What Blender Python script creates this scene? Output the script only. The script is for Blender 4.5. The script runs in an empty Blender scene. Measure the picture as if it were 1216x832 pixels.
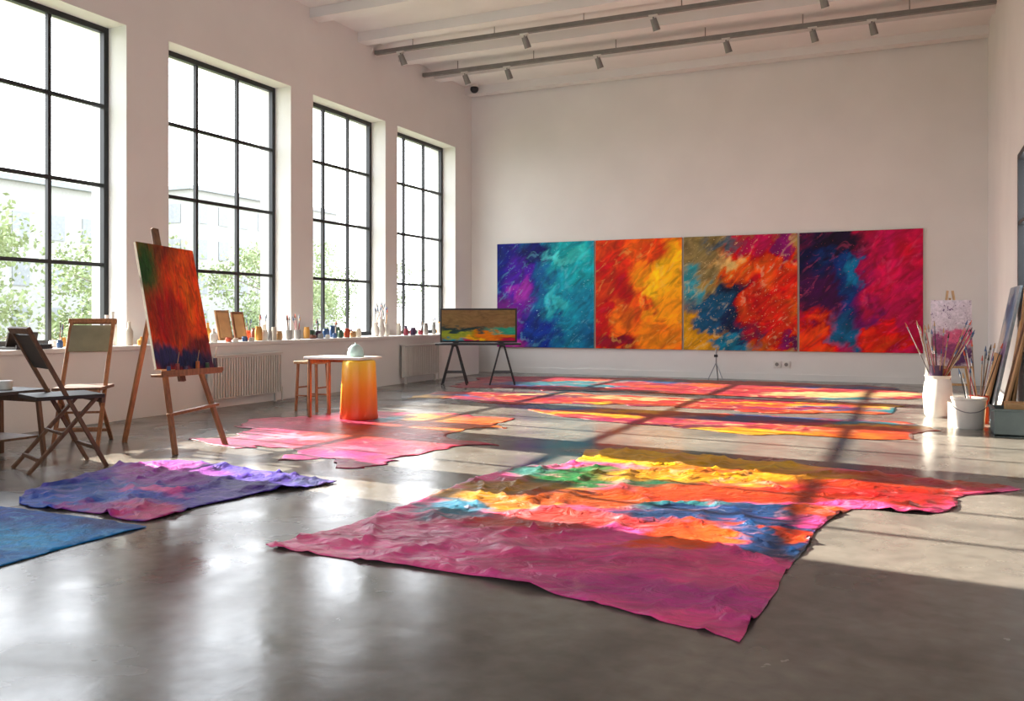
import bpy, bmesh, math, random
from mathutils import Vector, Matrix, noise
from mathutils.geometry import delaunay_2d_cdt
random.seed(7)
scn=bpy.context.scene
XL,XR,YB,YF,ZC=-8.85,1.18,17.35,-3.6,6.17

# ------------------------------------------------------------------ helpers
def lin(h):
    h=h.lstrip('#'); c=[int(h[i:i+2],16)/255 for i in (0,2,4)]
    return tuple([(v/12.92 if v<=.04045 else ((v+.055)/1.055)**2.4) for v in c]+[1.0])
def newmat(name):
    m=bpy.data.materials.new(name); m.use_nodes=True
    nt=m.node_tree; return m,nt,nt.nodes['Principled BSDF']
MATS={}
def simple(name,col,rough=.6,metal=0,var=.12,scale=8,bump=.0,bscale=60,stretch=None):
    if name in MATS: return MATS[name]
    m,nt,bs=newmat(name); N=nt.nodes; L=nt.links
    tc=N.new('ShaderNodeTexCoord'); src=tc.outputs['Object']
    if stretch:
        mp=N.new('ShaderNodeMapping'); mp.inputs['Scale'].default_value=stretch
        L.new(src,mp.inputs['Vector']); src=mp.outputs[0]
    n=N.new('ShaderNodeTexNoise'); n.inputs['Scale'].default_value=scale; n.inputs['Detail'].default_value=3
    L.new(src,n.inputs['Vector'])
    r=N.new('ShaderNodeValToRGB'); c=lin(col)
    r.color_ramp.elements[0].position=.3; r.color_ramp.elements[1].position=.7
    r.color_ramp.elements[0].color=tuple([v*(1-var) for v in c[:3]]+[1])
    r.color_ramp.elements[1].color=tuple([min(1,v*(1+var)) for v in c[:3]]+[1])
    L.new(n.outputs['Fac'],r.inputs['Fac']); L.new(r.outputs[0],bs.inputs['Base Color'])
    bs.inputs['Roughness'].default_value=rough; bs.inputs['Metallic'].default_value=metal
    if bump:
        n2=N.new('ShaderNodeTexNoise'); n2.inputs['Scale'].default_value=bscale; n2.inputs['Detail'].default_value=3
        L.new(src,n2.inputs['Vector'])
        b=N.new('ShaderNodeBump'); b.inputs['Strength'].default_value=bump; b.inputs['Distance'].default_value=.01
        L.new(n2.outputs['Fac'],b.inputs['Height']); L.new(b.outputs[0],bs.inputs['Normal'])
    MATS[name]=m; return m

def paint(name,base,blobs,plane='XY',warp=(1.1,.55,5,.14),splat=0,splatcol='ffffff',rough=.45,bump=.35,bscale=9,streak=(1,1,1),spec=.5,splat_scale=14,bd=.03,val=.28,coat=0,vein=None,vscale=3,dark=1.0,tone=None,sat=1.0,strot=0):
    """abstract painting: soft noise-warped colour regions laid over each other.
    blob = (cx,cy,rx,ry,color[,soft[,rot_deg]]) ; vein=(light colour, strength)"""
    m,nt,bs=newmat(name); N=nt.nodes; L=nt.links
    tc=N.new('ShaderNodeTexCoord'); co=tc.outputs['Object']
    def nz(scale,src=co,detail=4,dist=0):
        n=N.new('ShaderNodeTexNoise'); n.inputs['Scale'].default_value=scale; n.inputs['Detail'].default_value=detail
        n.inputs['Distortion'].default_value=dist; L.new(src,n.inputs['Vector']); return n
    def vm(op,a,b):
        v=N.new('ShaderNodeVectorMath'); v.operation=op
        for i,s in enumerate((a,b)):
            if s is None: continue
            if isinstance(s,tuple): v.inputs[i].default_value=s
            else: L.new(s,v.inputs[i])
        return v.outputs[0]
    sm=N.new('ShaderNodeMapping'); sm.inputs['Scale'].default_value=streak; L.new(co,sm.inputs['Vector']); st=sm.outputs[0]
    if strot:
        pre=N.new('ShaderNodeMapping'); pre.inputs['Rotation'].default_value=(0,0,math.radians(strot)) if plane=='XY' else (0,math.radians(strot),0)
        L.new(co,pre.inputs['Vector']); L.new(pre.outputs[0],sm.inputs['Vector'])
    cur=co
    for sc,am in ((warp[0],warp[1]),(warp[2],warp[3])):
        n=nz(sc,st,6,.4); d=vm('SUBTRACT',n.outputs['Color'],(.5,.5,.5)); s=vm('MULTIPLY',d,(am*2,am*2,am*2)); cur=vm('ADD',cur,s)
    def sc_(c):
        c=lin(c); return (c[0]*dark,c[1]*dark,c[2]*dark,1)
    col=None
    for bl in blobs:
        cx,cy,rx,ry,c=bl[:5]; soft=bl[5] if len(bl)>5 else .35; rot=math.radians(bl[6]) if len(bl)>6 else 0
        mp=N.new('ShaderNodeMapping'); mp.vector_type='TEXTURE'
        if plane=='XY':
            mp.inputs['Location'].default_value=(cx,cy,0); mp.inputs['Scale'].default_value=(rx,ry,500); mp.inputs['Rotation'].default_value=(0,0,rot)
        elif plane=='YZ':
            mp.inputs['Location'].default_value=(0,cx,cy); mp.inputs['Scale'].default_value=(500,rx,ry)
        else:
            mp.inputs['Location'].default_value=(cx,0,cy); mp.inputs['Scale'].default_value=(rx,500,ry); mp.inputs['Rotation'].default_value=(0,-rot,0)
        L.new(cur,mp.inputs['Vector'])
        ln=N.new('ShaderNodeVectorMath'); ln.operation='LENGTH'; L.new(mp.outputs[0],ln.inputs[0])
        mr=N.new('ShaderNodeMapRange'); mr.interpolation_type='SMOOTHSTEP'
        mr.inputs['From Min'].default_value=1+soft; mr.inputs['From Max'].default_value=1-soft
        L.new(ln.outputs['Value'],mr.inputs['Value'])
        mx=N.new('ShaderNodeMix'); mx.data_type='RGBA'; L.new(mr.outputs[0],mx.inputs[0])
        if col is None: mx.inputs[6].default_value=sc_(base)
        else: L.new(col,mx.inputs[6])
        mx.inputs[7].default_value=sc_(c); col=mx.outputs[2]
    n=nz(tone or bscale*.7,st,7,1.2)
    mr=N.new('ShaderNodeMapRange'); mr.inputs['From Min'].default_value=.3; mr.inputs['From Max'].default_value=.7
    mr.inputs['To Min'].default_value=1-val; mr.inputs['To Max'].default_value=1+val; L.new(n.outputs['Fac'],mr.inputs['Value'])
    n3=nz(bscale*.23,st,4,.5)
    mh=N.new('ShaderNodeMapRange'); mh.inputs['To Min'].default_value=.475; mh.inputs['To Max'].default_value=.525; L.new(n3.outputs['Fac'],mh.inputs['Value'])
    hs=N.new('ShaderNodeHueSaturation'); L.new(col,hs.inputs['Color']); L.new(mr.outputs[0],hs.inputs['Value']); L.new(mh.outputs[0],hs.inputs['Hue'])
    hs.inputs['Saturation'].default_value=sat
    col=hs.outputs[0]
    if vein:
        n=nz(vscale,st,7,1.6); 
        mr=N.new('ShaderNodeMapRange'); mr.interpolation_type='SMOOTHSTEP'; mr.inputs['From Min'].default_value=.56; mr.inputs['From Max'].default_value=.68; mr.inputs['To Min'].default_value=0; mr.inputs['To Max'].default_value=vein[1]
        L.new(n.outputs['Fac'],mr.inputs['Value']); mx=N.new('ShaderNodeMix'); mx.data_type='RGBA'; L.new(mr.outputs[0],mx.inputs[0]); L.new(col,mx.inputs[6]); mx.inputs[7].default_value=sc_(vein[0]); col=mx.outputs[2]
    if splat:
        vo=N.new('ShaderNodeTexVoronoi'); vo.inputs['Scale'].default_value=splat_scale; L.new(cur,vo.inputs['Vector'])
        sep=N.new('ShaderNodeSeparateColor'); L.new(vo.outputs['Color'],sep.inputs[0])
        ma=N.new('ShaderNodeMath'); ma.operation='MULTIPLY'; L.new(sep.outputs[0],ma.inputs[0]); ma.inputs[1].default_value=splat
        po=N.new('ShaderNodeMath'); po.operation='LESS_THAN'; L.new(vo.outputs['Distance'],po.inputs[0]); L.new(ma.outputs[0],po.inputs[1])
        gt=N.new('ShaderNodeMath'); gt.operation='GREATER_THAN'; L.new(sep.outputs[1],gt.inputs[0]); gt.inputs[1].default_value=.78
        mu=N.new('ShaderNodeMath'); mu.operation='MULTIPLY'; L.new(po.outputs[0],mu.inputs[0]); L.new(gt.outputs[0],mu.inputs[1])
        mx=N.new('ShaderNodeMix'); mx.data_type='RGBA'; L.new(mu.outputs[0],mx.inputs[0]); L.new(col,mx.inputs[6]); mx.inputs[7].default_value=sc_(splatcol); col=mx.outputs[2]
    L.new(col,bs.inputs['Base Color'])
    bs.inputs['Roughness'].default_value=rough; bs.inputs['Specular IOR Level'].default_value=spec
    if coat: bs.inputs['Coat Weight'].default_value=coat; bs.inputs['Coat Roughness'].default_value=.15
    nb=nz(bscale,st,6,1.5); b=N.new('ShaderNodeBump'); b.inputs['Strength'].default_value=bump; b.inputs['Distance'].default_value=bd
    L.new(nb.outputs['Fac'],b.inputs['Height']); L.new(b.outputs[0],bs.inputs['Normal'])
    if coat: L.new(b.outputs[0],bs.inputs['Coat Normal'])
    return m

class B:
    def __init__(s,name,loc=(0,0,0),rotz=0):
        s.name=name; s.bm=bmesh.new(); s.mats=[]; s.loc=loc; s.rz=rotz
    def mi(s,m):
        if m not in s.mats: s.mats.append(m)
        return s.mats.index(m)
    def _mark(s,vs,m):
        i=s.mi(m); fs=set()
        for v in vs: fs.update(v.link_faces)
        for f in fs: f.material_index=i
        return fs
    def box(s,c,d,m,rot=None):
        M=Matrix.Translation(c)
        if rot is not None: M=M@rot
        M=M@Matrix.Diagonal((d[0],d[1],d[2],1))
        r=bmesh.ops.create_cube(s.bm,size=1,matrix=M); return s._mark(r['verts'],m)
    def bar(s,p,q,w,d,m,up=(0,0,1)):
        p=Vector(p);q=Vector(q);z=(q-p); l=z.length; z.normalize(); u=Vector(up)
        if abs(z.dot(u))>.99: u=Vector((1,0,0))
        x=u.cross(z).normalized(); y=z.cross(x)
        R=Matrix((x,y,z)).transposed().to_4x4()
        return s.box((p+q)/2,(w,d,l),m,R)
    def cyl(s,p,q,r1,r2,m,seg=16,caps=True):
        p=Vector(p);q=Vector(q);z=q-p; R=z.to_track_quat('Z','Y').to_matrix().to_4x4()
        M=Matrix.Translation((p+q)/2)@R
        r=bmesh.ops.create_cone(s.bm,cap_ends=caps,segments=seg,radius1=r1,radius2=r2,depth=z.length,matrix=M); return s._mark(r['verts'],m)
    def lathe(s,c,prof,m,seg=28):
        i=s.mi(m); rings=[]
        for r,z in prof:
            rings.append([s.bm.verts.new((c[0]+r*math.cos(2*math.pi*k/seg),c[1]+r*math.sin(2*math.pi*k/seg),c[2]+z)) for k in range(seg)])
        for a,b in zip(rings,rings[1:]):
            for k in range(seg):
                f=s.bm.faces.new((a[k],a[(k+1)%seg],b[(k+1)%seg],b[k])); f.material_index=i
        f=s.bm.faces.new(list(reversed(rings[0]))); f.material_index=i
        f=s.bm.faces.new(rings[-1]); f.material_index=i
    def sphere(s,c,r,m,sc=(1,1,1),seg=16):
        M=Matrix.Translation(c)@Matrix.Diagonal((sc[0],sc[1],sc[2],1))
        rr=bmesh.ops.create_uvsphere(s.bm,u_segments=seg,v_segments=seg//2,radius=r,matrix=M); return s._mark(rr['verts'],m)
    def quad(s,pts,m):
        f=s.bm.faces.new([s.bm.verts.new(p) for p in pts]); f.material_index=s.mi(m); return f
    def done(s,bevel=0,smooth=True,parent=None):
        me=bpy.data.meshes.new(s.name); s.bm.normal_update(); s.bm.to_mesh(me); s.bm.free()
        for m in s.mats: me.materials.append(m)
        if smooth:
            for p in me.polygons: p.use_smooth=True
            me.set_sharp_from_angle(angle=math.radians(35))
        o=bpy.data.objects.new(s.name,me); bpy.context.collection.objects.link(o)
        o.location=s.loc; o.rotation_euler=(0,0,s.rz)
        if bevel:
            bv=o.modifiers.new('bev','BEVEL'); bv.width=bevel; bv.segments=2; bv.limit_method='ANGLE'
        if parent: o.parent=parent
        return o

# ------------------------------------------------------------------ materials
wallm=simple('wall_plaster','dbd9d6',.85,var=.03,scale=1.2,bump=.12,bscale=40)
ceilm=simple('ceiling_paint','d8d7d5',.9,var=.03,scale=1.5)
sillm=simple('sill_paint','dcdad6',.5,var=.04,scale=3)
black=simple('black_steel','14161a',.45,var=.1)
darkw=simple('dark_wood','2e231c',.55,var=.35,scale=5,stretch=(1,1,6))
wood=simple('easel_wood','8a5a38',.5,var=.3,scale=14,stretch=(3,3,.5))
wood2=simple('worn_wood','64442e',.55,var=.35,scale=14,stretch=(3,3,.5))
pale=simple('pale_wood','a88258',.55,var=.2,scale=12,stretch=(3,3,.5))
white=simple('white_enamel','d4d2cc',.35,var=.03)
radm=simple('radiator_enamel','cccac4',.4,var=.03)
steel=simple('brushed_steel','8a8a8c',.35,1,var=.1)
trackm=simple('track_grey','7c7a76',.45,.2,var=.1)
cloth=simple('raw_canvas','b8ae9a',.9,var=.08,scale=30,bump=.3,bscale=200)
gboard=simple('primed_board','7c7862',.8,var=.15,scale=6)
glassm,nt,bs=newmat('clear_glass')
nt.nodes.remove(bs); N=nt.nodes; L=nt.links
tr=N.new('ShaderNodeBsdfTransparent'); gl=N.new('ShaderNodeBsdfGlossy'); gl.inputs['Roughness'].default_value=.02
mx=N.new('ShaderNodeMixShader'); mx.inputs[0].default_value=.04
L.new(tr.outputs[0],mx.inputs[1]); L.new(gl.outputs[0],mx.inputs[2]); L.new(mx.outputs[0],N['Material Output'].inputs[0])

# concrete floor
fm,nt,bs=newmat('polished_concrete'); N=nt.nodes; L=nt.links
tc=N.new('ShaderNodeTexCoord')
def nz(s,d=6,dist=0):
    n=N.new('ShaderNodeTexNoise'); n.inputs['Scale'].default_value=s; n.inputs['Detail'].default_value=d; n.inputs['Distortion'].default_value=dist
    L.new(tc.outputs['Object'],n.inputs['Vector']); return n
n1=nz(.7,8,.8); r=N.new('ShaderNodeValToRGB')
r.color_ramp.elements[0].position=.3; r.color_ramp.elements[0].color=lin('524e4a'); r.color_ramp.elements[1].position=.7; r.color_ramp.elements[1].color=lin('7e7971')
L.new(n1.outputs['Fac'],r.inputs[0])
n2=nz(9,8,.3); mx=N.new('ShaderNodeMix'); mx.data_type='RGBA'; mx.blend_type='OVERLAY'; mx.inputs[0].default_value=.4
L.new(r.outputs[0],mx.inputs[6]); L.new(n2.outputs['Fac'],mx.inputs[7]); L.new(mx.outputs[2],bs.inputs['Base Color'])
n3=nz(1.6,6,.5); mr=N.new('ShaderNodeMapRange'); mr.inputs['From Min'].default_value=.3; mr.inputs['From Max'].default_value=.7
mr.inputs['To Min'].default_value=.12; mr.inputs['To Max'].default_value=.32; L.new(n3.outputs['Fac'],mr.inputs['Value']); L.new(mr.outputs[0],bs.inputs['Roughness'])
bs.inputs['Specular IOR Level'].default_value=.5
n4=nz(3.5,6,.2); b=N.new('ShaderNodeBump'); b.inputs['Strength'].default_value=.14; b.inputs['Distance'].default_value=.02
L.new(n4.outputs['Fac'],b.inputs['Height']); L.new(b.outputs[0],bs.inputs['Normal'])

# ------------------------------------------------------------------ room shell
T=.6
b=B('floor'); b.box(((XL+XR)/2,(YF+YB)/2,-.1),(XR-XL+2*T,YB-YF+2*T,.2),fm); b.done(smooth=False)
b=B('ceiling'); b.box(((XL+XR)/2,(YF+YB)/2,ZC+.15),(XR-XL+2*T,YB-YF+2*T,.3),ceilm); b.done(smooth=False)
b=B('wall_back'); b.box(((XL+XR)/2,YB+T/2,ZC/2),(XR-XL+2*T,T,ZC),wallm); b.done(smooth=False)
def wallX(name,x0,x1,openings,z0,z1,y0,y1):
    b=B(name); xc=(x0+x1)/2; w=abs(x1-x0)
    b.box((xc,(y0+y1)/2,z0/2),(w,y1-y0,z0),wallm); b.box((xc,(y0+y1)/2,(z1+ZC)/2),(w,y1-y0,ZC-z1),wallm)
    ys=[y0]+[v for o in openings for v in o]+[y1]
    for a,c in zip(ys[::2],ys[1::2]): b.box((xc,(a+c)/2,(z0+z1)/2),(w,c-a,z1-z0),wallm)
    b.done(smooth=False)
WIN=[(5.52,7.98),(8.66,11.15),(11.71,13.87),(14.28,16.6)]
ZS,ZT=.86,4.8
wallX('wall_left',XL-T,XL,WIN,ZS,ZT,YF,YB)
RW=(10.0,12.55); wallX('wall_right',XR,XR+T,[RW],1.5,3.2,YF,YB)
b=B('wall_front'); FILL_WIN=[(-7.6,-5.2),(-2.4,0)]  # openings for the windows added behind the camera to let in fill light
yc=YF-T/2
b.box(((XL+XR)/2,yc,.43),(XR-XL,T,.86),wallm); b.box(((XL+XR)/2,yc,(4.8+ZC)/2),(XR-XL,T,ZC-4.8),wallm)
xs=[XL]+[v for o in FILL_WIN for v in o]+[XR]
for a,c in zip(xs[::2],xs[1::2]): b.box(((a+c)/2,yc,2.83),(c-a,T,3.94),wallm)
b.done(smooth=False)

def window(name,axis,at,a,c,z0,z1,nc,nr):
    b=B(name); f=.07; mu=.045; d=.07
    def bx(u,z,wu,wz,dd=d,m=black,off=0):
        if axis=='X': b.box((at+off,u,z),(dd,wu,wz),m)
        else: b.box((u,at+off,z),(wu,dd,wz),m)
    bx((a+c)/2,z0+f/2,c-a,f); bx((a+c)/2,z1-f/2,c-a,f); bx(a+f/2,(z0+z1)/2,f,z1-z0-2*f); bx(c-f/2,(z0+z1)/2,f,z1-z0-2*f)
    for i in range(1,nc): bx(a+(c-a)*i/nc,(z0+z1)/2,mu,z1-z0-2*f,.05)
    for j in range(1,nr): bx((a+c)/2,z0+(z1-z0)*j/nr,c-a-2*f,mu,.056)
    if axis=='X': b.quad([(at,a+f,z0+f),(at,c-f,z0+f),(at,c-f,z1-f),(at,a+f,z1-f)],glassm)
    else: b.quad([(a+f,at,z0+f),(c-f,at,z0+f),(c-f,at,z1-f),(a+f,at,z1-f)],glassm)
    b.done(smooth=False)
XG=XL-.34
for i,(a,c) in enumerate(WIN): window('window_%d'%(i+1),'X',XG,a,c,ZS,ZT,3,4)
window('window_5','X',XR+.03,RW[0],RW[1],1.5,3.2,3,2)
for i,(a,c) in enumerate(FILL_WIN): window('window_%d'%(i+6),'Y',YF-.34,a,c,.86,4.8,3,4)  # unseen windows, added behind the camera as soft fill
XK=-8.34; YK=16.7
b=B('trim_1'); b.box(((XL+XK)/2,(YF+YK)/2,.405),(XK-XL,YK-YF,.81),wallm)
b.box(((XL+XK)/2+.015,(YF+YK)/2,.835),(XK-XL+.03,YK-YF,.05),sillm); b.done(bevel=.006,smooth=False)
b=B('baseboard_back'); b.box(((XK+XR)/2,YB-.012,.06),(XR-XK,.024,.12),wallm); b.done(smooth=False)
b=B('baseboard_right'); b.box((XR-.012,(YF+YB)/2,.06),(.024,YB-YF,.12),wallm); b.done(smooth=False)
k=0
y=YB-.2
while y>YF:
    k+=1; b=B('trim_%d'%(k+1)); b.box(((XL+XR)/2,y,ZC-.08),(XR-XL,.26,.16),ceilm); b.done(smooth=False); y-=1.35

# ------------------------------------------------------------------ ceiling track + spots
def track(y,z,spots,name):
    b=B(name)
    b.box(((XL+XR)/2,y,z),(XR-XL-.06,.08,.07),trackm); b.cyl((XL+.03,y+.12,z+.05),(XR-.03,y+.12,z+.05),.025,.025,trackm,10)
    x=XL+.8
    while x<XR: b.cyl((x,y,z),(x,y,ZC-.004),.008,.008,trackm,8); x+=1.6
    for x in spots:
        b.cyl((x,y,z),(x,y,z-.12),.012,.012,trackm,8); b.box((x,y,z-.045),(.14,.06,.04),white)
        b.cyl((x,y,z-.09),(x+.04,y+.07,z-.26),.05,.06,trackm,16); b.cyl((x+.04,y+.07,z-.26),(x+.042,y+.074,z-.27),.055,.055,white,16)
    b.done()
track(13.5,5.95,(-8.3,-5.9,-3.7,-1.2),'track_light')
track(15.2,5.97,(-7.9,-7.0,-5.2,-2.9,-1.5,-.6),'track_light.001')
b=B('security_camera'); b.cyl((-8.55,16.9,ZC-.003),(-8.55,16.9,ZC-.06),.09,.09,white,20); b.sphere((-8.55,16.9,ZC-.1),.09,black); b.done()

# ------------------------------------------------------------------ wall paintings
def canvas(name,x0,x1,z0,z1,mat,y=YB,th=.05):
    w=x1-x0; h=z1-z0
    b=B(name,((x0+x1)/2,y-th/2-.004,(z0+z1)/2)); 
    fs=b.box((0,0,0),(w,th,h),cloth)
    i=b.mi(mat)
    for f in fs:
        f.normal_update()
        if f.normal.y<-.9: f.material_index=i
    return b.done(bevel=.004,smooth=False)
kw=dict(plane='XZ',bump=.2,tone=4,bscale=9,val=.45,rough=.55,spec=.2,splat_scale=24,sat=1.1,streak=(.7,1,1.5),strot=40)
P1=paint('paint_ocean','0c7494',[(.55,.5,.8,.8,'26a0aa'),(.7,-.3,.5,.6,'147c9c'),(-.9,.6,.5,.9,'1c2276'),(-.75,-.7,.5,.7,'6a1e7c'),(-.45,.35,.4,.7,'46268e',.5),(-.1,-.75,.45,.4,'183088'),(-.95,-1,.4,.25,'b04a90'),(-.2,.9,.4,.25,'141a5c'),(-.5,.05,.2,.3,'903898',.5),(.05,.2,.25,.5,'0e5488',.5,20),(.4,.75,.4,.12,'58c4c4',.4,-20),(.8,.9,.3,.2,'48b8b4',.4),(.3,-.1,.15,.4,'48b0b8',.6,30),(.9,-.9,.3,.3,'0c5c88',.5)],splat=.26,splatcol='8fd0e0',warp=(1.5,.5,5,.22),vein=('6ac0d8',.3),vscale=3.2,**kw)
P2=paint('paint_fire','ec620c',[(-.5,.6,.7,.7,'d82c0e'),(-.8,-.3,.3,1.1,'bc1c14'),(.45,-.1,.55,1.0,'f8a20c',.4),(.7,.6,.3,.6,'fbb61c'),(-.1,-.6,.4,.6,'f07210',.4),(.55,-.9,.5,.25,'e8820c'),(.2,.9,.5,.25,'ea5010'),(-.35,.05,.2,.5,'b41c0c',.5,20),(-.5,-.95,.4,.2,'8a1420'),(.3,.3,.15,.4,'fcc838',.6,-20),(.1,-.2,.15,.3,'e84808',.5)],splat=.2,splatcol='c02a1c',warp=(1.5,.45,5,.22),vein=('fcd060',.3),vscale=3.2,**kw)
P3=paint('paint_nebula','98864c',[(-.6,.75,.6,.5,'86784e'),(.45,.8,.7,.45,'bc2850'),(.75,.3,.5,.6,'da3818'),(.1,.35,.5,.4,'e05828',.5),(-.75,-.7,.5,.5,'d09828'),(.7,-.75,.6,.5,'cc3818'),(-.05,-.15,.65,.38,'0c1c3c',.3,20),(-.55,-.35,.45,.3,'104c70'),(.05,-.65,.35,.35,'10244c'),(.3,-.2,.25,.5,'c82814',.5),(-.85,.15,.2,.35,'3c8c98',.5),(-.2,-1.0,.4,.2,'1f6f90'),(.95,-.95,.3,.2,'6a1e54'),(.9,.95,.25,.3,'7c1e64'),(-.3,.95,.35,.12,'4a5a64',.6),(-.2,.55,.25,.15,'d8b878',.5)],splat=.34,splatcol='e0c890',warp=(1.6,.5,5,.3),vein=('e8d8a0',.3),vscale=3.6,**kw)
P4=paint('paint_dusk','b81648',[(-.6,.5,.7,.9,'0c0f38'),(-.2,.1,.4,.8,'103878',.4,20),(-.7,-.1,.35,.6,'360c3c'),(-.75,-.85,.45,.4,'e44816'),(-.1,-.75,.4,.35,'0c5884'),(.2,-.2,.25,.5,'68185c',.5),(.6,.3,.5,.8,'c41448'),(.8,-.6,.4,.5,'ac1840'),(.35,-.9,.35,.25,'da3828'),(-.4,.95,.5,.2,'180828'),(-.1,.35,.12,.3,'1878a8',.5),(.5,.7,.15,.3,'e03868',.6)],splat=.24,splatcol='e04a60',warp=(1.4,.5,5,.24),vein=('e05080',.25),vscale=3.2,**kw)
for nm,x0,x1,m in (('abstract_painting',-8.20,-5.99,P1),('abstract_painting.001',-5.955,-4.16,P2),('abstract_painting.002',-4.125,-1.975,P3),('abstract_painting.003',-1.94,.163,P4)):
    canvas(nm,x0,x1,.55,2.77,m)
b=B('power_outlet'); 
for x in (-2.35,-2.18): b.box((x,YB-.012,.3),(.13,.02,.13),white); b.cyl((x,YB-.03,.3),(x,YB-.02,.3),.035,.035,trackm,14)
b.done(bevel=.003,smooth=False)

# ------------------------------------------------------------------ painted sheets on floor
def chaikin(p,n,sharp=()):
    for _ in range(n):
        q=[]
        for i in range(len(p)):
            a=p[i]; c=p[(i+1)%len(p)]
            if a in sharp: q.append(a)
            else: q.append((a[0]*.75+c[0]*.25,a[1]*.75+c[1]*.25))
            if c not in sharp: q.append((a[0]*.25+c[0]*.75,a[1]*.25+c[1]*.75))
        p=q
    return p
def inside(x,y,p):
    r=False; j=len(p)-1
    for i in range(len(p)):
        if (p[i][1]>y)!=(p[j][1]>y) and x<(p[j][0]-p[i][0])*(y-p[i][1])/(p[j][1]-p[i][1])+p[i][0]: r=not r
        j=i
    return r
def sheet(name,outl,mat,step=.05,z=.002,amp=.02,jag=.03,smooth=1,th=.004,nscale=2.2,stretch=(1,1),sharp=(),power=2.2,jagf=(1.7,7)):
    p=chaikin(outl,smooth,sharp)
    q=[]
    for i in range(len(p)):
        a=Vector(p[i]); c=Vector(p[(i+1)%len(p)]); n=max(1,int((c-a).length/step))
        for k in range(n): q.append(a.lerp(c,k/n))
    p=[]
    for v in q:
        o=noise.noise_vector(Vector((v.x*jagf[0],v.y*jagf[0],3)))*jag*1.5+noise.noise_vector(Vector((v.x*jagf[1],v.y*jagf[1],5)))*jag*.5
        p.append((v.x+o.x,v.y+o.y))
    cx=sum(v[0] for v in p)/len(p); cy=sum(v[1] for v in p)/len(p)
    vs=[Vector(v) for v in p]; n0=len(vs)
    x=min(v[0] for v in p)
    x1=max(v[0] for v in p); y0=min(v[1] for v in p); y1=max(v[1] for v in p)
    while x<x1:
        y=y0
        while y<y1:
            xx=x+random.uniform(-.2,.2)*step; yy=y+random.uniform(-.2,.2)*step
            if inside(xx,yy,p): vs.append(Vector((xx,yy)))
            y+=step
        x+=step
    r=delaunay_2d_cdt(vs,[(i,(i+1)%n0) for i in range(n0)],[],1,1e-5)
    me=bpy.data.meshes.new(name); V=[]
    for v in r[0]:
        a=Vector((v.x*nscale*stretch[0],v.y*nscale*stretch[1],1.3))
        w=noise.noise_vector(a*.6)*.9
        rid=1-abs(noise.noise(a+w)); rid=max(0,rid-.6)/.4
        rid2=1-abs(noise.noise(a*2.1+w*1.5+Vector((7,3,1)))); rid2=max(0,rid2-.7)/.3
        h=rid**(power*3)*.8+rid2**4*.4+max(0,noise.noise(a*.4))*.35
        V.append((v.x-cx,v.y-cy,z+th+amp*h))
    me.from_pydata(V,[],[f[:] for f in r[2]]); me.update()
    bm=bmesh.new(); bm.from_mesh(me); bmesh.ops.recalc_face_normals(bm,faces=bm.faces)
    if sum(f.normal.z for f in bm.faces)<0: bmesh.ops.reverse_faces(bm,faces=bm.faces)
    bm.to_mesh(me); bm.free()
    for f in me.polygons: f.use_smooth=True
    me.materials.append(mat)
    o=bpy.data.objects.new(name,me); bpy.context.collection.objects.link(o); o.location=(cx,cy,0)
    s=o.modifiers.new('th','SOLIDIFY'); s.thickness=th; s.offset=-1
    return o,cx,cy
def psheet(name,outl,base,blobs,pk={},**k):
    o,cx,cy=sheet(name,outl,cloth,**k)
    bl=[(q[0]-cx,q[1]-cy)+tuple(q[2:]) for q in blobs]
    m=paint(name+'_paint',base,bl,**pk)
    o.data.materials.clear(); o.data.materials.append(m); return o

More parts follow.
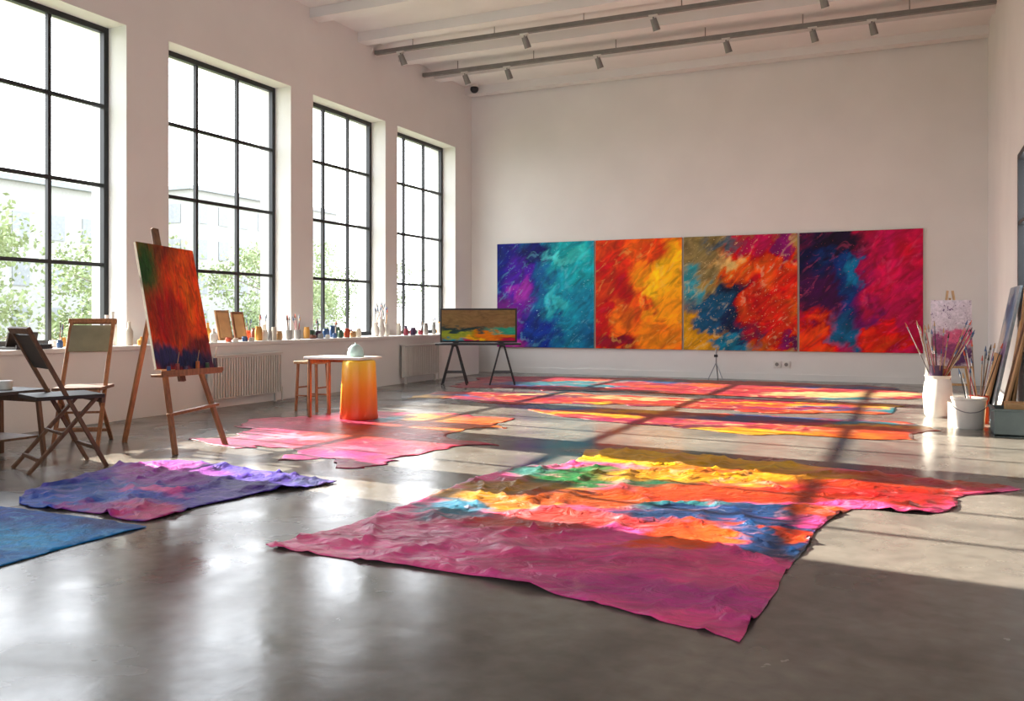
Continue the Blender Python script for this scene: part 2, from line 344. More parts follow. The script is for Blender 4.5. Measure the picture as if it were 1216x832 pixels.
R=24.4
MAIN=[(-3.06,3.66),(-2.96,4.11),(-2.92,4.69),(-2.93,5.02),(-2.95,5.79),(-2.84,6.53),(-2.58,6.52),(-2.51,6.82),(-2.68,7.52),(-2.19,7.55),(-1.45,7.53),(-.77,7.47),(-.14,7.26),(.26,7.18),(.74,7.10),(.50,6.82),(.25,6.61),(.26,6.30),(.19,6.0),(-.02,5.88),(-.26,5.93),(-.40,5.86),(-.48,5.34),(-.52,4.64),(-.55,4.02),(-.57,3.60),(-.58,3.31),(-.65,3.35),(-.93,3.43),(-1.24,3.52),(-1.69,3.62),(-2.14,3.64),(-2.61,3.63)]
psheet('painted_canvas_rug',MAIN,'e2448c',[
 (-.95,3.75,.6,.25,'b8288a',.6),(-2.6,4.2,.4,.4,'e05890',.6),(-1.9,4.1,.3,.15,'e878a8',.6,R),(-1.3,4.15,.4,.1,'c82c7c',.6,R),(-1.75,4.95,.85,.26,'b43a30',.4,R),(-1.05,4.9,.4,.28,'b83c08',.22,R),(-1.2,4.55,.5,.12,'e8501c',.4,R),
 (-2.45,5.4,.55,.45,'a87408',.25,R),(-2.68,4.9,.26,.28,'2c6a88',.3,R),(-1.7,5.6,.8,.28,'9c3c08',.3,R),(-2.2,6.2,.6,.4,'0e5a28',.25,R),(-2.75,6.3,.2,.4,'2c6860',.5),
 (-1.75,7.3,1.2,.55,'c8960a',.25,5),(-1.25,6.68,.9,.36,'b07806',.3,R),(-1.15,6.05,.9,.3,'9c3004',.25,R),(-1.75,6.15,.35,.14,'0e4a30',.5,R),(-1.5,6.9,.5,.1,'a85008',.5,R),
 (-.3,6.6,.7,.5,'982004',.4,R),(.0,6.35,.35,.5,'881408',.4,R),(-.6,7.0,.5,.12,'b87408',.5,R),(.0,7.2,.6,.15,'a83408',.5),(-1.08,5.42,.68,.26,'083058',.22,R),(-.66,4.95,.22,.6,'083464',.22,R),
 (-.65,5.05,.1,.16,'b43808',.25,R),(.47,7.06,.3,.2,'a83a0c',.4,R),(-1.35,5.55,.3,.06,'2c7078',.5,R),(-.5,5.75,.14,.2,'a83a08',.4)],
 pk=dict(warp=(1.4,.36,5,.24),bscale=8,bump=.8,rough=.42,bd=.04,streak=(.7,1.3,1),strot=-20,val=.34,coat=.2,spec=.4,vein=('f0a0a8',.25),vscale=3.5,tone=4),step=.035,amp=.036,jag=.02,smooth=1,nscale=1.6,stretch=(1.2,1.1),sharp=((-3.06,3.66),(-.58,3.31),(-2.68,7.52)))
PURP=[(-5.27,3.87),(-5.59,4.25),(-5.66,4.64),(-5.80,5.23),(-5.62,5.50),(-5.30,5.55),(-4.66,5.41),(-4.22,5.37),(-3.78,5.30),(-3.83,5.05),(-4.03,4.76),(-4.08,4.41),(-4.09,4.24),(-4.02,3.97),(-4.11,3.80),(-4.60,3.82),(-4.98,3.80)]
psheet('purple_drop_cloth',PURP,'44309c',[(-5.0,4.2,.5,.5,'2450b8',.4),(-5.0,4.95,.45,.35,'802894',.4),(-4.3,5.0,.4,.4,'44288c',.4),(-4.3,4.0,.35,.22,'c03474',.4),(-5.4,5.2,.3,.3,'902c88',.4),(-4.7,4.45,.3,.10,'d850a0',.5),(-4.0,5.2,.2,.15,'20245c',.5),(-5.3,4.4,.3,.2,'1c409c',.4),(-4.7,3.95,.3,.08,'8c2c90',.5)],
 pk=dict(warp=(2,.25,8,.16),bscale=11,bump=.6,rough=.55,bd=.025,coat=.1,spec=.22,vein=('b890e8',.25),vscale=5),z=.006,step=.035,amp=.04,jag=.03,nscale=1.6,stretch=(1.4,1),sharp=((-3.78,5.30),))
BLUE=[(-6.3,3.75),(-5.98,3.70),(-5.44,3.73),(-5.19,3.74),(-4.50,3.74),(-3.98,3.74),(-4.00,3.31),(-3.99,2.85),(-3.99,2.4),(-5.2,2.3),(-6.3,2.5)]
psheet('blue_drop_cloth',BLUE,'0878c4',[(-5.1,3.6,.5,.2,'0c4cac',.5),(-4.4,3.2,.4,.2,'1498dc',.5),(-4.8,2.9,.4,.2,'10489c',.5),(-4.3,3.65,.3,.12,'143884',.6)],
 pk=dict(warp=(2,.25,8,.16),bscale=14,bump=.6,rough=.6,bd=.025,coat=.05,spec=.2,vein=('60c0f0',.35),vscale=6),step=.05,amp=.012,jag=.015,sharp=((-3.98,3.74),))
PINK=[(-6.34,6.41),(-6.56,6.98),(-6.82,8.07),(-6.75,9.08),(-5.98,9.43),(-4.94,9.69),(-4.22,9.34),(-3.95,8.6),(-4.3,8.1),(-3.75,7.7),(-3.95,6.94),(-3.84,6.30),(-4.20,5.87),(-4.79,5.87),(-5.1,6.35),(-5.5,6.5),(-5.92,6.30)]
psheet('pink_drop_cloth',PINK,'a01c3c',[(-6.1,6.84,.5,.6,'942c50',.5),(-4.5,6.2,.7,.4,'98145c',.4),(-5.17,7.98,.6,1.0,'a42c10',.4),(-4.5,8.7,.6,.8,'b8540c',.4),(-6.2,8.35,.55,.8,'a43054',.5),(-4.2,7.6,.4,.4,'981810',.4),(-5.6,7.2,.5,.14,'b86c80',.5),(-4.6,7.0,.4,.2,'780c38',.5),(-5.3,9.1,.4,.3,'c48028',.5),(-5.0,6.7,.5,.1,'a85c74',.5),(-5.6,8.8,.2,.3,'3c6c80',.5)],
 pk=dict(warp=(1.4,.5,6,.26),bscale=6,bump=.5,rough=.4,bd=.02,coat=.12,spec=.3,val=.4,vein=('e09c98',.3),vscale=3.5),step=.06,amp=.008,jag=.3,nscale=1.5,th=.002)
pal=['7c1020','983010','b07410','88203c','0c5080','50102c','b08428','701628','a44810','74182c','0a3664','902010','a88c60','14606c','0a4078','6c1434']
def field(name,outl,seed,n,box,base,jag=.4):
    rnd=random.Random(seed); bl=[]
    for i in range(n):
        bl.append((rnd.uniform(box[0],box[1]),rnd.uniform(box[2],box[3]),rnd.uniform(.4,1.3),rnd.uniform(.12,.42),rnd.choice(pal),rnd.uniform(.2,.45),rnd.uniform(-5,30)))
    psheet(name,outl,base,bl,pk=dict(warp=(1.2,.6,5,.36),bscale=5,bump=.4,rough=.45,bd=.02,val=.45,coat=.1,spec=.3,vein=('dca878',.35),vscale=2.6),step=.08,amp=.003,jag=jag,nscale=1.3,th=.002,jagf=(1.2,4))
field('paint_spill_canvas',[(-7.6,13.3),(-7.7,16.3),(-6.2,16.8),(-3,16.8),(-.2,16.6),(.1,15.3),(0,14),(-1.2,13.4),(-3,13.8),(-4.6,13.2),(-6,13.5)],3,30,(-7.3,0,13.4,16.9),'801828',.3)
field('paint_spill_canvas.001',[(-7.0,11.5),(-7.0,12.8),(-5.6,13.0),(-4,12.8),(-2,13.1),(.1,13.1),(.0,12.1),(-.4,11.6),(-2.2,11.3),(-3.3,11.6),(-4.6,11.1),(-6.2,11.4)],5,24,(-7,0.2,11.4,13.0),'882418',.3)
field('paint_spill_canvas.002',[(-4.6,10.35),(-3.7,10.95),(-1.8,11.0),(-.3,11.05),(.0,10.9),(.25,10.15),(-.1,9.3),(-1.98,9.35),(-2.94,9.55)],8,22,(-4.2,.2,9.3,11.1),'943014',.2)

# ------------------------------------------------------------------ big easel with canvas
P6=paint('paint_forest_fire','d0400e',[(-.22,.35,.14,.4,'24501f',.6),(.0,.45,.12,.25,'5a2414',.6),(.12,.1,.25,.4,'e64c0c',.5),(-.1,-.1,.2,.25,'a81c10',.5),(.0,-.5,.4,.12,'141c48',.5),(-.2,-.45,.15,.10,'2a2a58',.5),(.2,-.35,.12,.1,'6a1a20',.6),(.22,.52,.12,.1,'e05a14',.5)],plane='XZ',streak=(3,3,.7),warp=(3,.12,12,.06),bscale=14,bump=.4,val=.45,spec=.3)
b=B('artist_easel',(0,0,0))
for (f,m_,t_) in (((-5.84,5.79,0),(-6.07,5.87,.78),(-6.36,6.0,1.75)),((-5.87,6.44,0),(-6.07,6.33,.78),(-6.38,6.16,1.75))):
    b.bar(f,t_,.045,.03,wood,(1,0,0))
b.bar((-6.87,6.17,0),(-6.36,6.1,1.62),.045,.028,wood,(1,0,0))
b.bar((-5.99,6.02,.62),(-6.44,6.13,2.02),.07,.03,wood2,(1,0,0))
b.bar((-5.93,5.80,.34),(-5.95,6.42,.38),.045,.025,wood,(0,0,1))
b.bar((-6.17,5.9,1.14),(-6.19,6.26,1.14),.04,.025,wood)
b.box((-5.93,6.03,.69),(.14,.74,.022),wood,Matrix.Rotation(math.radians(2),4,'Z'))
b.box((-5.865,6.03,.715),(.012,.74,.04),wood)
b.bar((-6.36,5.98,1.6),(-6.36,6.18,1.6),.05,.03,wood2)
for yy,c,h in ((5.76,'2a4a7a',.07),(5.86,'8a3030',.09),(5.96,'3a2a50',.06),(6.1,'b0602a',.1),(6.22,'305030',.08),(6.32,'403040',.12)):
    b.cyl((-5.885,yy,.70),(-5.885,yy,.70+h),.02,.018,simple('jar_'+c,c,.35),12)
    if h>.08: b.cyl((-5.885,yy,.7+h),(-5.885,yy+.02,.7+h+.1),.004,.003,pale,6)
b.done(bevel=.003)
w,hh=.62,1.2
b=B('easel_painting',(0,0,0)); fs=b.box((0,0,0),(w,.03,hh),cloth); i=b.mi(P6)
for f in fs:
    f.normal_update()
    if f.normal.y<-.9: f.material_index=i
o=b.done(bevel=.003,smooth=False)
bot=Vector((-5.94,5.99,.715)); top=Vector((-6.33,6.12,1.84)); zax=(top-bot).normalized()
nrm=Vector((1,-.12,0)); nrm=(nrm-zax*nrm.dot(zax)).normalized(); yax=-nrm; xax=yax.cross(zax)
o.matrix_world=Matrix.Translation((bot+top)/2+nrm*.022)@Matrix((xax,yax,zax)).transposed().to_4x4()

# ------------------------------------------------------------------ folding chairs
def fchair(name,loc,rz,wd,back,seat,s=1.0,sh=.58,bh=1.12,w=.23,bz=.3):
    b=B(name,loc,rz)
    for x in (-w,w):
        b.bar((x,-.27,0),(x,.30,bh),.03,.035,wd,(1,0,0))
        b.bar((x*.9,.30,0),(x*.9,-.20,sh),.028,.035,wd,(1,0,0))
    b.box((0,.0,sh+.012),(2*w+.04,.5,.03),seat)
    b.box((0,-.24,sh-.02),(2*w+.02,.025,.05),wd)
    b.bar((-w,-.19,.16),(w,-.19,.16),.025,.03,wd); b.bar((-w*.9,.22,.1),(w*.9,.22,.1),.025,.03,wd); b.bar((-w*.9,.06,.29),(w*.9,.06,.29),.022,.022,wd)
    sl=(.57)/bh
    def at(z): return -.27+sl*z
    R_=Matrix.Rotation(-math.atan(sl),4,'X')
    b.box((0,at(bh-.17)-.01,bh-.17),(2*w-.02,.022,bz),back,R_)
    b.box((0,at(bh)-.0,bh-.005),(2*w+.06,.035,.05),wd,R_)
    return b.done(bevel=.004)
fchair('folding_chair',(-6.2,4.95,0),math.radians(158),wood2,darkw,darkw,sh=.56,bh=1.1)
fchair('folding_chair.001',(-7.15,5.95,0),math.radians(35),wood,gboard,wood2,sh=.52,bh=1.16,w=.19,bz=.28)
b=B('side_table',(-7.05,5.0,0)); b.box((0,0,.57),(.6,.55,.03),darkw)
for x in (-.26,.26):
    for y in (-.23,.23): b.bar((x*1.05,y*1.05,0),(x*.9,y*.9,.56),.035,.035,wood2)
b.box((0,.21,.5),(.5,.02,.06),wood2); b.box((0,-.21,.5),(.5,.02,.06),wood2)
b.box((0,0,.18),(.48,.42,.02),wood2)
b.cyl((.05,.05,.585),(.05,.05,.66),.05,.055,white,16); b.box((-.1,-.05,.605),(.2,.14,.04),black)
b.done(bevel=.004)

# ------------------------------------------------------------------ stool, table, orange drum, dome
b=B('wooden_stool',(-7.0,9.25,0)); b.box((0,0,.62),(.36,.3,.035),pale)
for x in (-.14,.14):
    for y in (-.11,.11): b.bar((x*1.15,y*1.15,0),(x,y,.61),.03,.03,wood)
b.bar((-.15,-.12,.2),(.15,-.12,.2),.02,.02,wood); b.bar((-.15,.12,.2),(.15,.12,.2),.02,.02,wood)
b.bar((-.15,-.12,.3),(-.15,.12,.3),.02,.02,wood); b.bar((.15,-.12,.3),(.15,.12,.3),.02,.02,wood); b.done(bevel=.004)
b=B('work_table',(-6.2,8.78,0)); b.box((0,0,.712),(.8,.46,.03),white)
for y in (-.19,.19): b.bar((-.34,y,.004),(-.34,y,.7),.035,.035,wood)
b.box((-.34,0,.67),(.02,.36,.05),wood); b.box((-.03,.19,.67),(.62,.02,.05),wood); b.done(bevel=.004)
om,nt,bs=newmat('orange_gradient_lacquer'); N=nt.nodes; L=nt.links
tc=N.new('ShaderNodeTexCoord'); sp=N.new('ShaderNodeSeparateXYZ'); L.new(tc.outputs['Object'],sp.inputs[0])
mr=N.new('ShaderNodeMapRange'); mr.inputs['From Max'].default_value=.67; L.new(sp.outputs[2],mr.inputs[0])
r=N.new('ShaderNodeValToRGB'); r.color_ramp.elements[0].color=lin('c8300a'); r.color_ramp.elements[1].color=lin('f8c838')
e=r.color_ramp.elements.new(.12); e.color=lin('e84c08'); e=r.color_ramp.elements.new(.55); e.color=lin('f88c0c')
L.new(mr.outputs[0],r.inputs[0]); L.new(r.outputs[0],bs.inputs['Base Color']); bs.inputs['Roughness'].default_value=.35
b=B('orange_drum',(-5.93,8.72,.004)); b.lathe((0,0,0),[(.22,0),(.225,.02),(.218,.06),(.21,.3),(.195,.65),(.185,.68),(.17,.688),(.0001,.69)],om,40); b.done()
dm=simple('frosted_glass','b4d0cc',.12,var=.06); 
b=B('glass_cloche',(-6.02,8.78,.728)); b.lathe((0,0,0),[(.1,0),(.1,.02),(.095,.06),(.075,.11),(.04,.14),(.0001,.15)],dm,28); b.sphere((0,0,.155),.01,dm); b.done()

# ------------------------------------------------------------------ trestle table with landscape canvas
P7=paint('paint_marsh','7c6444',[(-.4,.14,.4,.08,'90a040',.35),(.3,.14,.4,.08,'e07820',.35),(.4,-.02,.35,.1,'c42050',.35),(-.25,-.06,.45,.09,'d43860',.35),(-.5,-.2,.3,.08,'1c3c60',.4),(.3,-.22,.4,.07,'3a1a4c',.4),(0,.05,.3,.04,'f8c050',.5),(-.3,.24,.5,.05,'1c3838',.5),(.5,.23,.3,.06,'3a9a80',.6),(-.45,.03,.2,.03,'2a90a8',.5),(.1,-.13,.3,.03,'f09048',.5),(-.1,-.2,.3,.05,'7a2a70',.5)],plane='XZ',warp=(3,.16,10,.14),streak=(.5,1,1.5),bscale=14,spec=.25,sat=1.1)
rz=math.radians(24.4)
b=B('trestle_table',(-7.0,14.0,.006),rz); b.box((0,0,.715),(1.5,.5,.03),black)
for x in (-.42,.42):
    for y in (-.2,.2):
        b.bar((x-.22,y,0),(x-.03,y*.6,.7),.025,.025,black); b.bar((x+.22,y,0),(x+.03,y*.6,.7),.025,.025,black)
    b.bar((x-.15,-.2,.22),(x+.15,-.2,.22),.02,.02,black); b.bar((x-.15,.2,.22),(x+.15,.2,.22),.02,.02,black)
    b.bar((x,-.16,.685),(x,.16,.685),.1,.03,black)
b.done(bevel=.003)
b=B('landscape_painting',(-7.0,14.0,.738),rz); fs=b.box((0,0,.31),(1.36,.045,.6),black)
fs=b.box((0,-.024,.31),(1.3,.008,.54),P7); b.box((-.4,0,.005),(.1,.2,.01),black); b.box((.4,0,.005),(.1,.2,.01),black); b.done(bevel=.003,smooth=False)
b=B('tripod_stand',(-3.45,17.12,0))
for a in (90,210,330):
    x,y=.16*math.cos(math.radians(a)),.16*math.sin(math.radians(a)); b.cyl((x,y,0),(0,0,.32),.01,.01,steel,8)
b.cyl((0,0,.28),(0,0,.62),.014,.014,steel,10); b.box((0,0,.62),(.12,.06,.02),steel); b.box((0,-.03,.45),(.07,.02,.05),black); b.done()

# ------------------------------------------------------------------ radiators
for nm,a,c in (('radiator',8.75,10.15),('radiator.001',13.5,14.75)):
    b=B(nm); x=XK+.09
    b.box((x,(a+c)/2,.40),(.05,c-a,.56),radm)
    n=int((c-a)/.05)
    for k in range(n): b.box((x+.035,a+.025+k*(c-a)/n,.40),(.02,.024,.52),radm)
    b.box((x,(a+c)/2,.69),(.1,c-a+.02,.02),radm)
    b.cyl((x,c+.05,.0),(x,c+.05,.2),.012,.012,radm,8); b.cyl((x,c+.05,.2),(x,c-.01,.2),.012,.012,radm,8)
    b.box((XK+.035,a+.15,.4),(.06,.04,.3),radm); b.box((XK+.035,c-.15,.4),(.06,.04,.3),radm)
    b.box((x,a+.1,.06),(.04,.03,.12),radm); b.box((x,c-.1,.06),(.04,.03,.12),radm)
    b.done(bevel=.002,smooth=False)

# ------------------------------------------------------------------ sill clutter
cols=['e8e4da','6a3a28','2f4f7a','b8482a','c89040','3a5a48','8a8a88','c8c0b0','4a3050','903040','d8d4ca','b08a5a']
def jarm(c): return simple('jar_'+c,c,.35,var=.1)
def jar(b,x,y,z,r,h,c):
    m=jarm(c); b.lathe((x,y,z),[(r*.92,0),(r,.01),(r,h*.75),(r*.8,h*.85),(r*.82,h*.9),(r*.84,h),(.0001,h)],m,16)
def bottle(b,x,y,z,r,h,c):
    m=jarm(c); b.lathe((x,y,z),[(r,0),(r,h*.6),(r*.4,h*.75),(r*.35,h*.92),(r*.42,h*.93),(r*.42,h),(.0001,h)],m,16)
def brushes(b,x,y,z,n,l,r,spread=.28,thick=1,minl=.7):
    for k in range(n):
        a=random.uniform(0,6.28); s=random.uniform(.05,spread); L_=l*random.uniform(minl,1.1)
        p=Vector((x+r*.5*math.cos(a),y+r*.5*math.sin(a),z)); d=Vector((math.cos(a)*s,math.sin(a)*s,1)).normalized()
        q=p+d*L_; b.cyl(p,q,.006*thick,.005*thick,random.choice([pale,wood2,jarm('903040'),black,white]),6)
        b.cyl(q,q+d*.04,.008*thick,.008*thick,steel,6); b.cyl(q+d*.04,q+d*.1,.012*thick,.003,random.choice([darkw,pale,jarm('2f4f7a'),jarm('b8482a')]),6)
ZL=.862
b=B('paint_bottles')
for x,y,r,h,c in ((-8.5,7.38,.05,.36,'e8e4da'),(-8.6,7.55,.055,.40,'d8d8d4'),(-8.45,7.66,.045,.28,'c8c0b0'),(-8.6,7.22,.04,.2,'6a3a28'),(-8.4,7.8,.05,.1,'c89040')): bottle(b,x,y,ZL,r,h,c)
b.done()
b=B('paint_bottles.001')
for x,y,r,h,c in ((-8.5,8.7,.055,.36,'2f4f7a'),(-8.5,8.84,.05,.28,'3a5a48'),(-8.6,8.95,.045,.34,'6a3a28'),(-8.45,9.05,.05,.18,'e8e4da'),(-8.62,9.12,.045,.26,'c89040')): bottle(b,x,y,ZL,r,h,c)
b.done()
b=B('sketch_frames')
for y,w,h,m in ((9.42,.26,.42,pale),(9.72,.24,.4,wood)):
    R_=Matrix.Rotation(math.radians(-12),4,'Y'); 
    b.box((-8.62,y,ZL+h/2+.01),(.02,w,h-.0),m,R_); b.box((-8.607,y,ZL+h/2+.012),(.012,w-.07,h-.07),simple('paper_warm','c8a070',.8),R_)
b.done(smooth=False)
def jarrow(name,y0,y1,n,seed,hmin=.05,hmax=.15):
    rnd=random.Random(seed); b=B(name)
    for k in range(n):
        y=y0+(y1-y0)*(k+.5)/n; x=-8.46-(.22 if k%2 else 0)-rnd.uniform(0,.04); r=rnd.uniform(.03,.055); h=rnd.uniform(hmin,hmax)
        jar(b,x,y,ZL,r,h,rnd.choice(cols))
        if rnd.random()<.2: brushes(b,x,y,ZL+h*.9,3,.1,r,.2,.8)
    b.done()
jarrow('paint_jars',9.92,10.45,9,1,.08,.24); jarrow('paint_jars.001',11.2,12.6,16,2,.05,.2); jarrow('paint_jars.002',13.9,15.7,14,3,.05,.24); jarrow('paint_jars.003',6.7,7.1,5,4,.05,.14)
b=B('paint_jars.004')
for y,h,c in ((9.28,.06,'b8482a'),(9.42,.05,'e8e4da'),(9.6,.07,'2f4f7a'),(9.74,.05,'c8c0b0')): jar(b,-8.41,y,ZL,.04,h,c)
b.done()
b=B('brush_jars')
for y,h in ((13.0,.24),(13.18,.3),(13.34,.22)):
    b.lathe((-8.5,y,ZL),[(.055,0),(.07,h*.4),(.045,h*.8),(.055,h),(.0001,h)],white,18); brushes(b,-8.5,y,ZL+h,5,.2,.04,.3)
b.done()
b=B('brush_jars.001'); 
for y in (10.6,10.8):
    b.cyl((-8.45,y,ZL),(-8.45,y,ZL+.14),.045,.05,jarm('8a8a88'),16); brushes(b,-8.45,y,ZL+.12,5,.16,.04,.25)
b.done()
b=B('paint_tray',(-8.5,6.35,ZL)); b.box((0,0,.012),(.3,.42,.024),black); b.box((0,.19,.035),(.3,.02,.03),black); b.box((.13,0,.03),(.02,.4,.03),black); b.box((-.05,0,.1),(.02,.34,.16),darkw,Matrix.Rotation(.3,4,'Y')); b.done()

# ------------------------------------------------------------------ right-hand cluster
b=B('brush_vase',(.27,11.75,0)); b.lathe((0,0,0),[(.12,0),(.15,.04),(.165,.25),(.15,.4),(.13,.46),(.15,.5),(.14,.5),(.12,.46),(.0001,.44)],white,28)
brushes(b,0,0,.44,30,.62,.12,.75,.9,.4)
b.cyl((-.02,-.05,.44),(-.02,-.05,.62),.07,.075,jarm('4a3050'),16); b.cyl((.08,.03,.44),(.08,.03,.58),.06,.06,jarm('b8482a'),16)
b.cyl((-.1,.05,.44),(-.1,.05,.7),.035,.04,jarm('d8d4ca'),14); b.done()
b=B('plaster_bucket',(.55,10.75,0)); b.lathe((0,0,0),[(.14,0),(.15,.02),(.17,.3),(.18,.31),(.18,.33),(.16,.33),(.15,.28),(.0001,.27)],white,28)
for k in range(12):
    a=math.pi*k/12; a2=math.pi*(k+1)/12
    b.cyl((.18*math.cos(a),-.02-.1*math.sin(a)-.08,.3-.12*math.sin(a)),(.18*math.cos(a2),-.02-.1*math.sin(a2)-.08,.3-.12*math.sin(a2)),.005,.005,steel,6)
brushes(b,.02,.02,.27,3,.3,.08,.3); b.done()
b=B('brush_can',(.68,11.3,0)); b.lathe((0,0,0),[(.1,0),(.1,.3),(.105,.31),(.095,.31),(.09,.27),(.0001,.26)],jarm('b8482a'),24); brushes(b,0,0,.26,14,.55,.08,.35); b.done()
b=B('paint_can',(.44,11.25,0)); b.lathe((0,0,0),[(.08,0),(.08,.22),(.085,.23),(.075,.23),(.07,.2),(.0001,.2)],jarm('c8c0b0'),24); b.done()
bin_=simple('bin_plastic','4c5a5c',.45,var=.1)
b=B('storage_bin',(.93,10.3,0))
for c,d in (((0,0,.015),(.38,.5,.03)),((-.18,0,.14),(.02,.5,.27)),((.18,0,.14),(.02,.5,.27)),((0,-.24,.14),(.36,.02,.27)),((0,.24,.14),(.36,.02,.27)),((0,-.25,.27),(.42,.03,.02)),((-.2,0,.27),(.03,.5,.02))): b.box(c,d,bin_)
b.box((.03,.05,.2),(.2,.3,.25),jarm('b08a5a')); b.done(bevel=.004,smooth=False)
P8=paint('paint_mist','8c98a0',[(11.9,1.2,.3,.3,'4a6a90',.5),(12.3,.9,.3,.3,'b0a8a0',.5),(11.8,.7,.3,.2,'6a4a78',.5),(12.2,1.35,.3,.1,'3a5070',.5),(12.4,.5,.2,.3,'284868',.5)],plane='YZ',warp=(2,.3,8,.15),spec=.3)
b=B('leaning_boards')
br=simple('board_kraft','9c7850',.7,var=.2,scale=4)
def lean(y0,y1,xb,xt,h,m,th=.02):
    a=math.atan2(xt-xb,h); R_=Matrix.Rotation(a,4,'Y'); l=math.hypot(h,xt-xb)
    b.box(((xb+xt)/2,(y0+y1)/2,h/2+.006),(th,y1-y0,l),m,R_)
lean(11.5,12.6,.82,1.12,1.55,P8,.03); lean(11.75,12.5,.76,.93,.75,br); lean(10.75,11.4,.92,1.1,1.15,br); lean(10.7,11.15,.86,1.05,.9,pale); lean(10.62,10.68,.8,1.08,1.2,wood2)
b.bar((.98,11.0,0.01),(1.12,11.1,1.55),.03,.03,pale); b.done(bevel=.002,smooth=False)
P5=paint('paint_floral','c0b0b8',[(-.05,.25,.25,.2,'7a2458'),(.12,.1,.15,.12,'4a2258'),(.1,.38,.2,.1,'c04a70'),(-.1,-.12,.12,.1,'9a4a78'),(.1,-.3,.12,.08,'c07a98')],plane='XZ',warp=(7,.14,20,.09),splat=.5,splatcol='4a1a50',splat_scale=26,bscale=25)
ez=math.radians(8)
b=B('display_easel',(.46,13.2,0),ez)
b.bar((-.24,-.12,0),(-.03,.06,1.55),.03,.025,pale,(0,1,0)); b.bar((.24,-.12,0),(.03,.06,1.55),.03,.025,pale,(0,1,0)); b.bar((0,.42,0),(0,.06,1.45),.03,.025,pale,(1,0,0))
b.box((0,-.06,.53),(.5,.07,.025),pale); b.box((0,-.08,.3),(.4,.02,.03),pale); b.done(bevel=.002)
b=B('floral_painting',(.46,13.2,.545),ez)
R_=Matrix.Rotation(math.radians(-6),4,'X'); fs=b.box((0,-.035,.44),(.5,.025,.88),cloth,R_); i=b.mi(P5)
for f in fs:
    f.normal_update()
    if f.normal.y<-.9: f.material_index=i
b.done(bevel=.002,smooth=False)

# ------------------------------------------------------------------ outdoors
gr=simple('outside_grass','6c7454',.9,var=.2,scale=.5)
b=B('outside_ground'); b.box((-45,8,-.75),(70,120,.5),gr); b.done(smooth=False)
leaf=simple('tree_foliage','7c8862',.9,var=.35,scale=1.2)
bark=simple('tree_bark','6a6254',.9,var=.2)
def tree(name,x,y,h,r,seed):
    rnd=random.Random(seed); b=B(name,(x,y,-.5)); b.cyl((0,0,0),(0,0,h*.6),.14,.07,bark,10)
    cl=[]
    for k in range(26):
        a=rnd.uniform(0,6.28); q=r*math.sqrt(rnd.random())*.85; c=Vector((q*math.cos(a),q*math.sin(a),h*.58+rnd.uniform(-.48,.4)*h*(1-.35*q/r)))
        b.cyl((0,0,max(.3,min(c.z-.4,h*.55))),c,.035,.012,bark,5); cl.append((c,r*rnd.uniform(.2,.36)))
    li=b.mi(leaf)
    for c,rr in cl:
        for k in range(170):
            d=Vector((rnd.gauss(0,1),rnd.gauss(0,1),rnd.gauss(0,.8))).normalized()*rr*rnd.uniform(.35,1.15)
            p=c+d; u=Vector((rnd.gauss(0,1),rnd.gauss(0,1),rnd.gauss(0,1))).normalized(); w=u.orthogonal().normalized()
            s=rnd.uniform(.06,.12)
            f=b.bm.faces.new([b.bm.verts.new(p-u*s),b.bm.verts.new(p+w*s*.5),b.bm.verts.new(p+u*s),b.bm.verts.new(p-w*s*.5)]); f.material_index=li
    b.done(smooth=False)
for i,(x,y,h,r) in enumerate(((-24,12,4.6,2.6),(-26,17,5,3),(-25,22.5,4.4,2.6),(-30,27,5.5,3),(-28,34,5,3),(-33,42,6,3.5),(-23,8,4,2.4),(-36,56,6,4))):
    tree('tree' if i==0 else 'tree.%03d'%i,x,y,h,r,i+3)
bw=simple('outside_facade','92928f',.9,var=.05); bwin=simple('outside_window','787c80',.4)
for i,(x,y,w,l,h) in enumerate(((-48,34,8,14,9),(-52,58,8,18,11),(-46,20,6,9,7))):
    b=B('neighbour_building' if i==0 else 'neighbour_building.%03d'%i,(x,y,-.5)); b.box((0,0,h/2),(w,l,h),bw); b.box((0,0,h+.15),(w+.6,l+.6,.3),bwin)
    yy=-l/2+1.2
    while yy<l/2-.8:
        z=1.5
        while z<h-1: b.box((w/2+.02,yy,z),(.06,1,1.4),bwin); b.box((yy/l*w*.8,-l/2-.02,z),(.8,.06,1.4),bwin); z+=2.6
        yy+=2.2
    b.done(smooth=False)

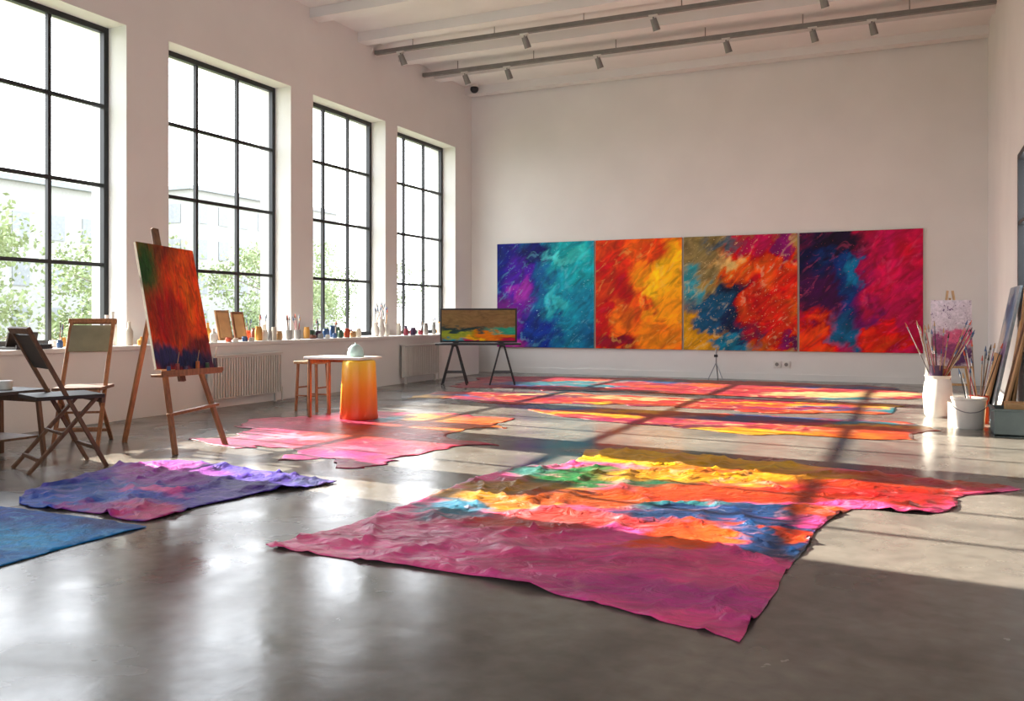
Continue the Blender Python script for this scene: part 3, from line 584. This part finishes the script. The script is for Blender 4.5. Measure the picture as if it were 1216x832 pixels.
# ------------------------------------------------------------------ light
wd=bpy.data.worlds.new('overcast_sky'); scn.world=wd; wd.use_nodes=True; nt=wd.node_tree; N=nt.nodes; L=nt.links
bg=N['Background']; tc=N.new('ShaderNodeTexCoord'); sp=N.new('ShaderNodeSeparateXYZ'); L.new(tc.outputs['Generated'],sp.inputs[0])
r=N.new('ShaderNodeValToRGB'); r.color_ramp.elements[0].position=0; r.color_ramp.elements[0].color=(.95,.96,.97,1); r.color_ramp.elements[1].position=.8; r.color_ramp.elements[1].color=(.78,.88,1,1)
L.new(sp.outputs[2],r.inputs[0]); L.new(r.outputs[0],bg.inputs[0]); bg.inputs[1].default_value=6.6
sd=bpy.data.lights.new('sun','SUN'); sd.energy=34; sd.angle=math.radians(.4); sd.color=(1,.91,.77)
so=bpy.data.objects.new('sun',sd); bpy.context.collection.objects.link(so); so.location=(-20,10,12)
so.rotation_euler=Vector((1,-.115,-math.tan(math.radians(24)))).to_track_quat('-Z','Y').to_euler()
def portal(loc,rot,sx,sy):
    l=bpy.data.lights.new('window_portal','AREA'); l.shape='RECTANGLE'; l.size=sx; l.size_y=sy; l.cycles.is_portal=True
    o=bpy.data.objects.new('window_portal',l); bpy.context.collection.objects.link(o); o.location=loc; o.rotation_euler=rot
for a,c in WIN: portal((XL-.5,(a+c)/2,(ZS+ZT)/2),(0,-math.pi/2,0),ZT-ZS,c-a)
portal((XR+.4,sum(RW)/2,2.35),(0,math.pi/2,0),1.7,RW[1]-RW[0])
for a,c in FILL_WIN: portal(((a+c)/2,YF-.5,2.83),(math.pi/2,0,0),c-a,3.94)

# ------------------------------------------------------------------ camera
cd=bpy.data.cameras.new('camera'); co=bpy.data.objects.new('camera',cd); bpy.context.collection.objects.link(co)
cd.sensor_width=36; cd.lens=1050/1216*36; cd.shift_y=-40/1216; cd.clip_end=300
co.location=(0,0,1.2); co.rotation_euler=(math.pi/2,0,math.radians(24.4)); scn.camera=co
scn.view_settings.view_transform='Standard'
scn.view_settings.look='None'
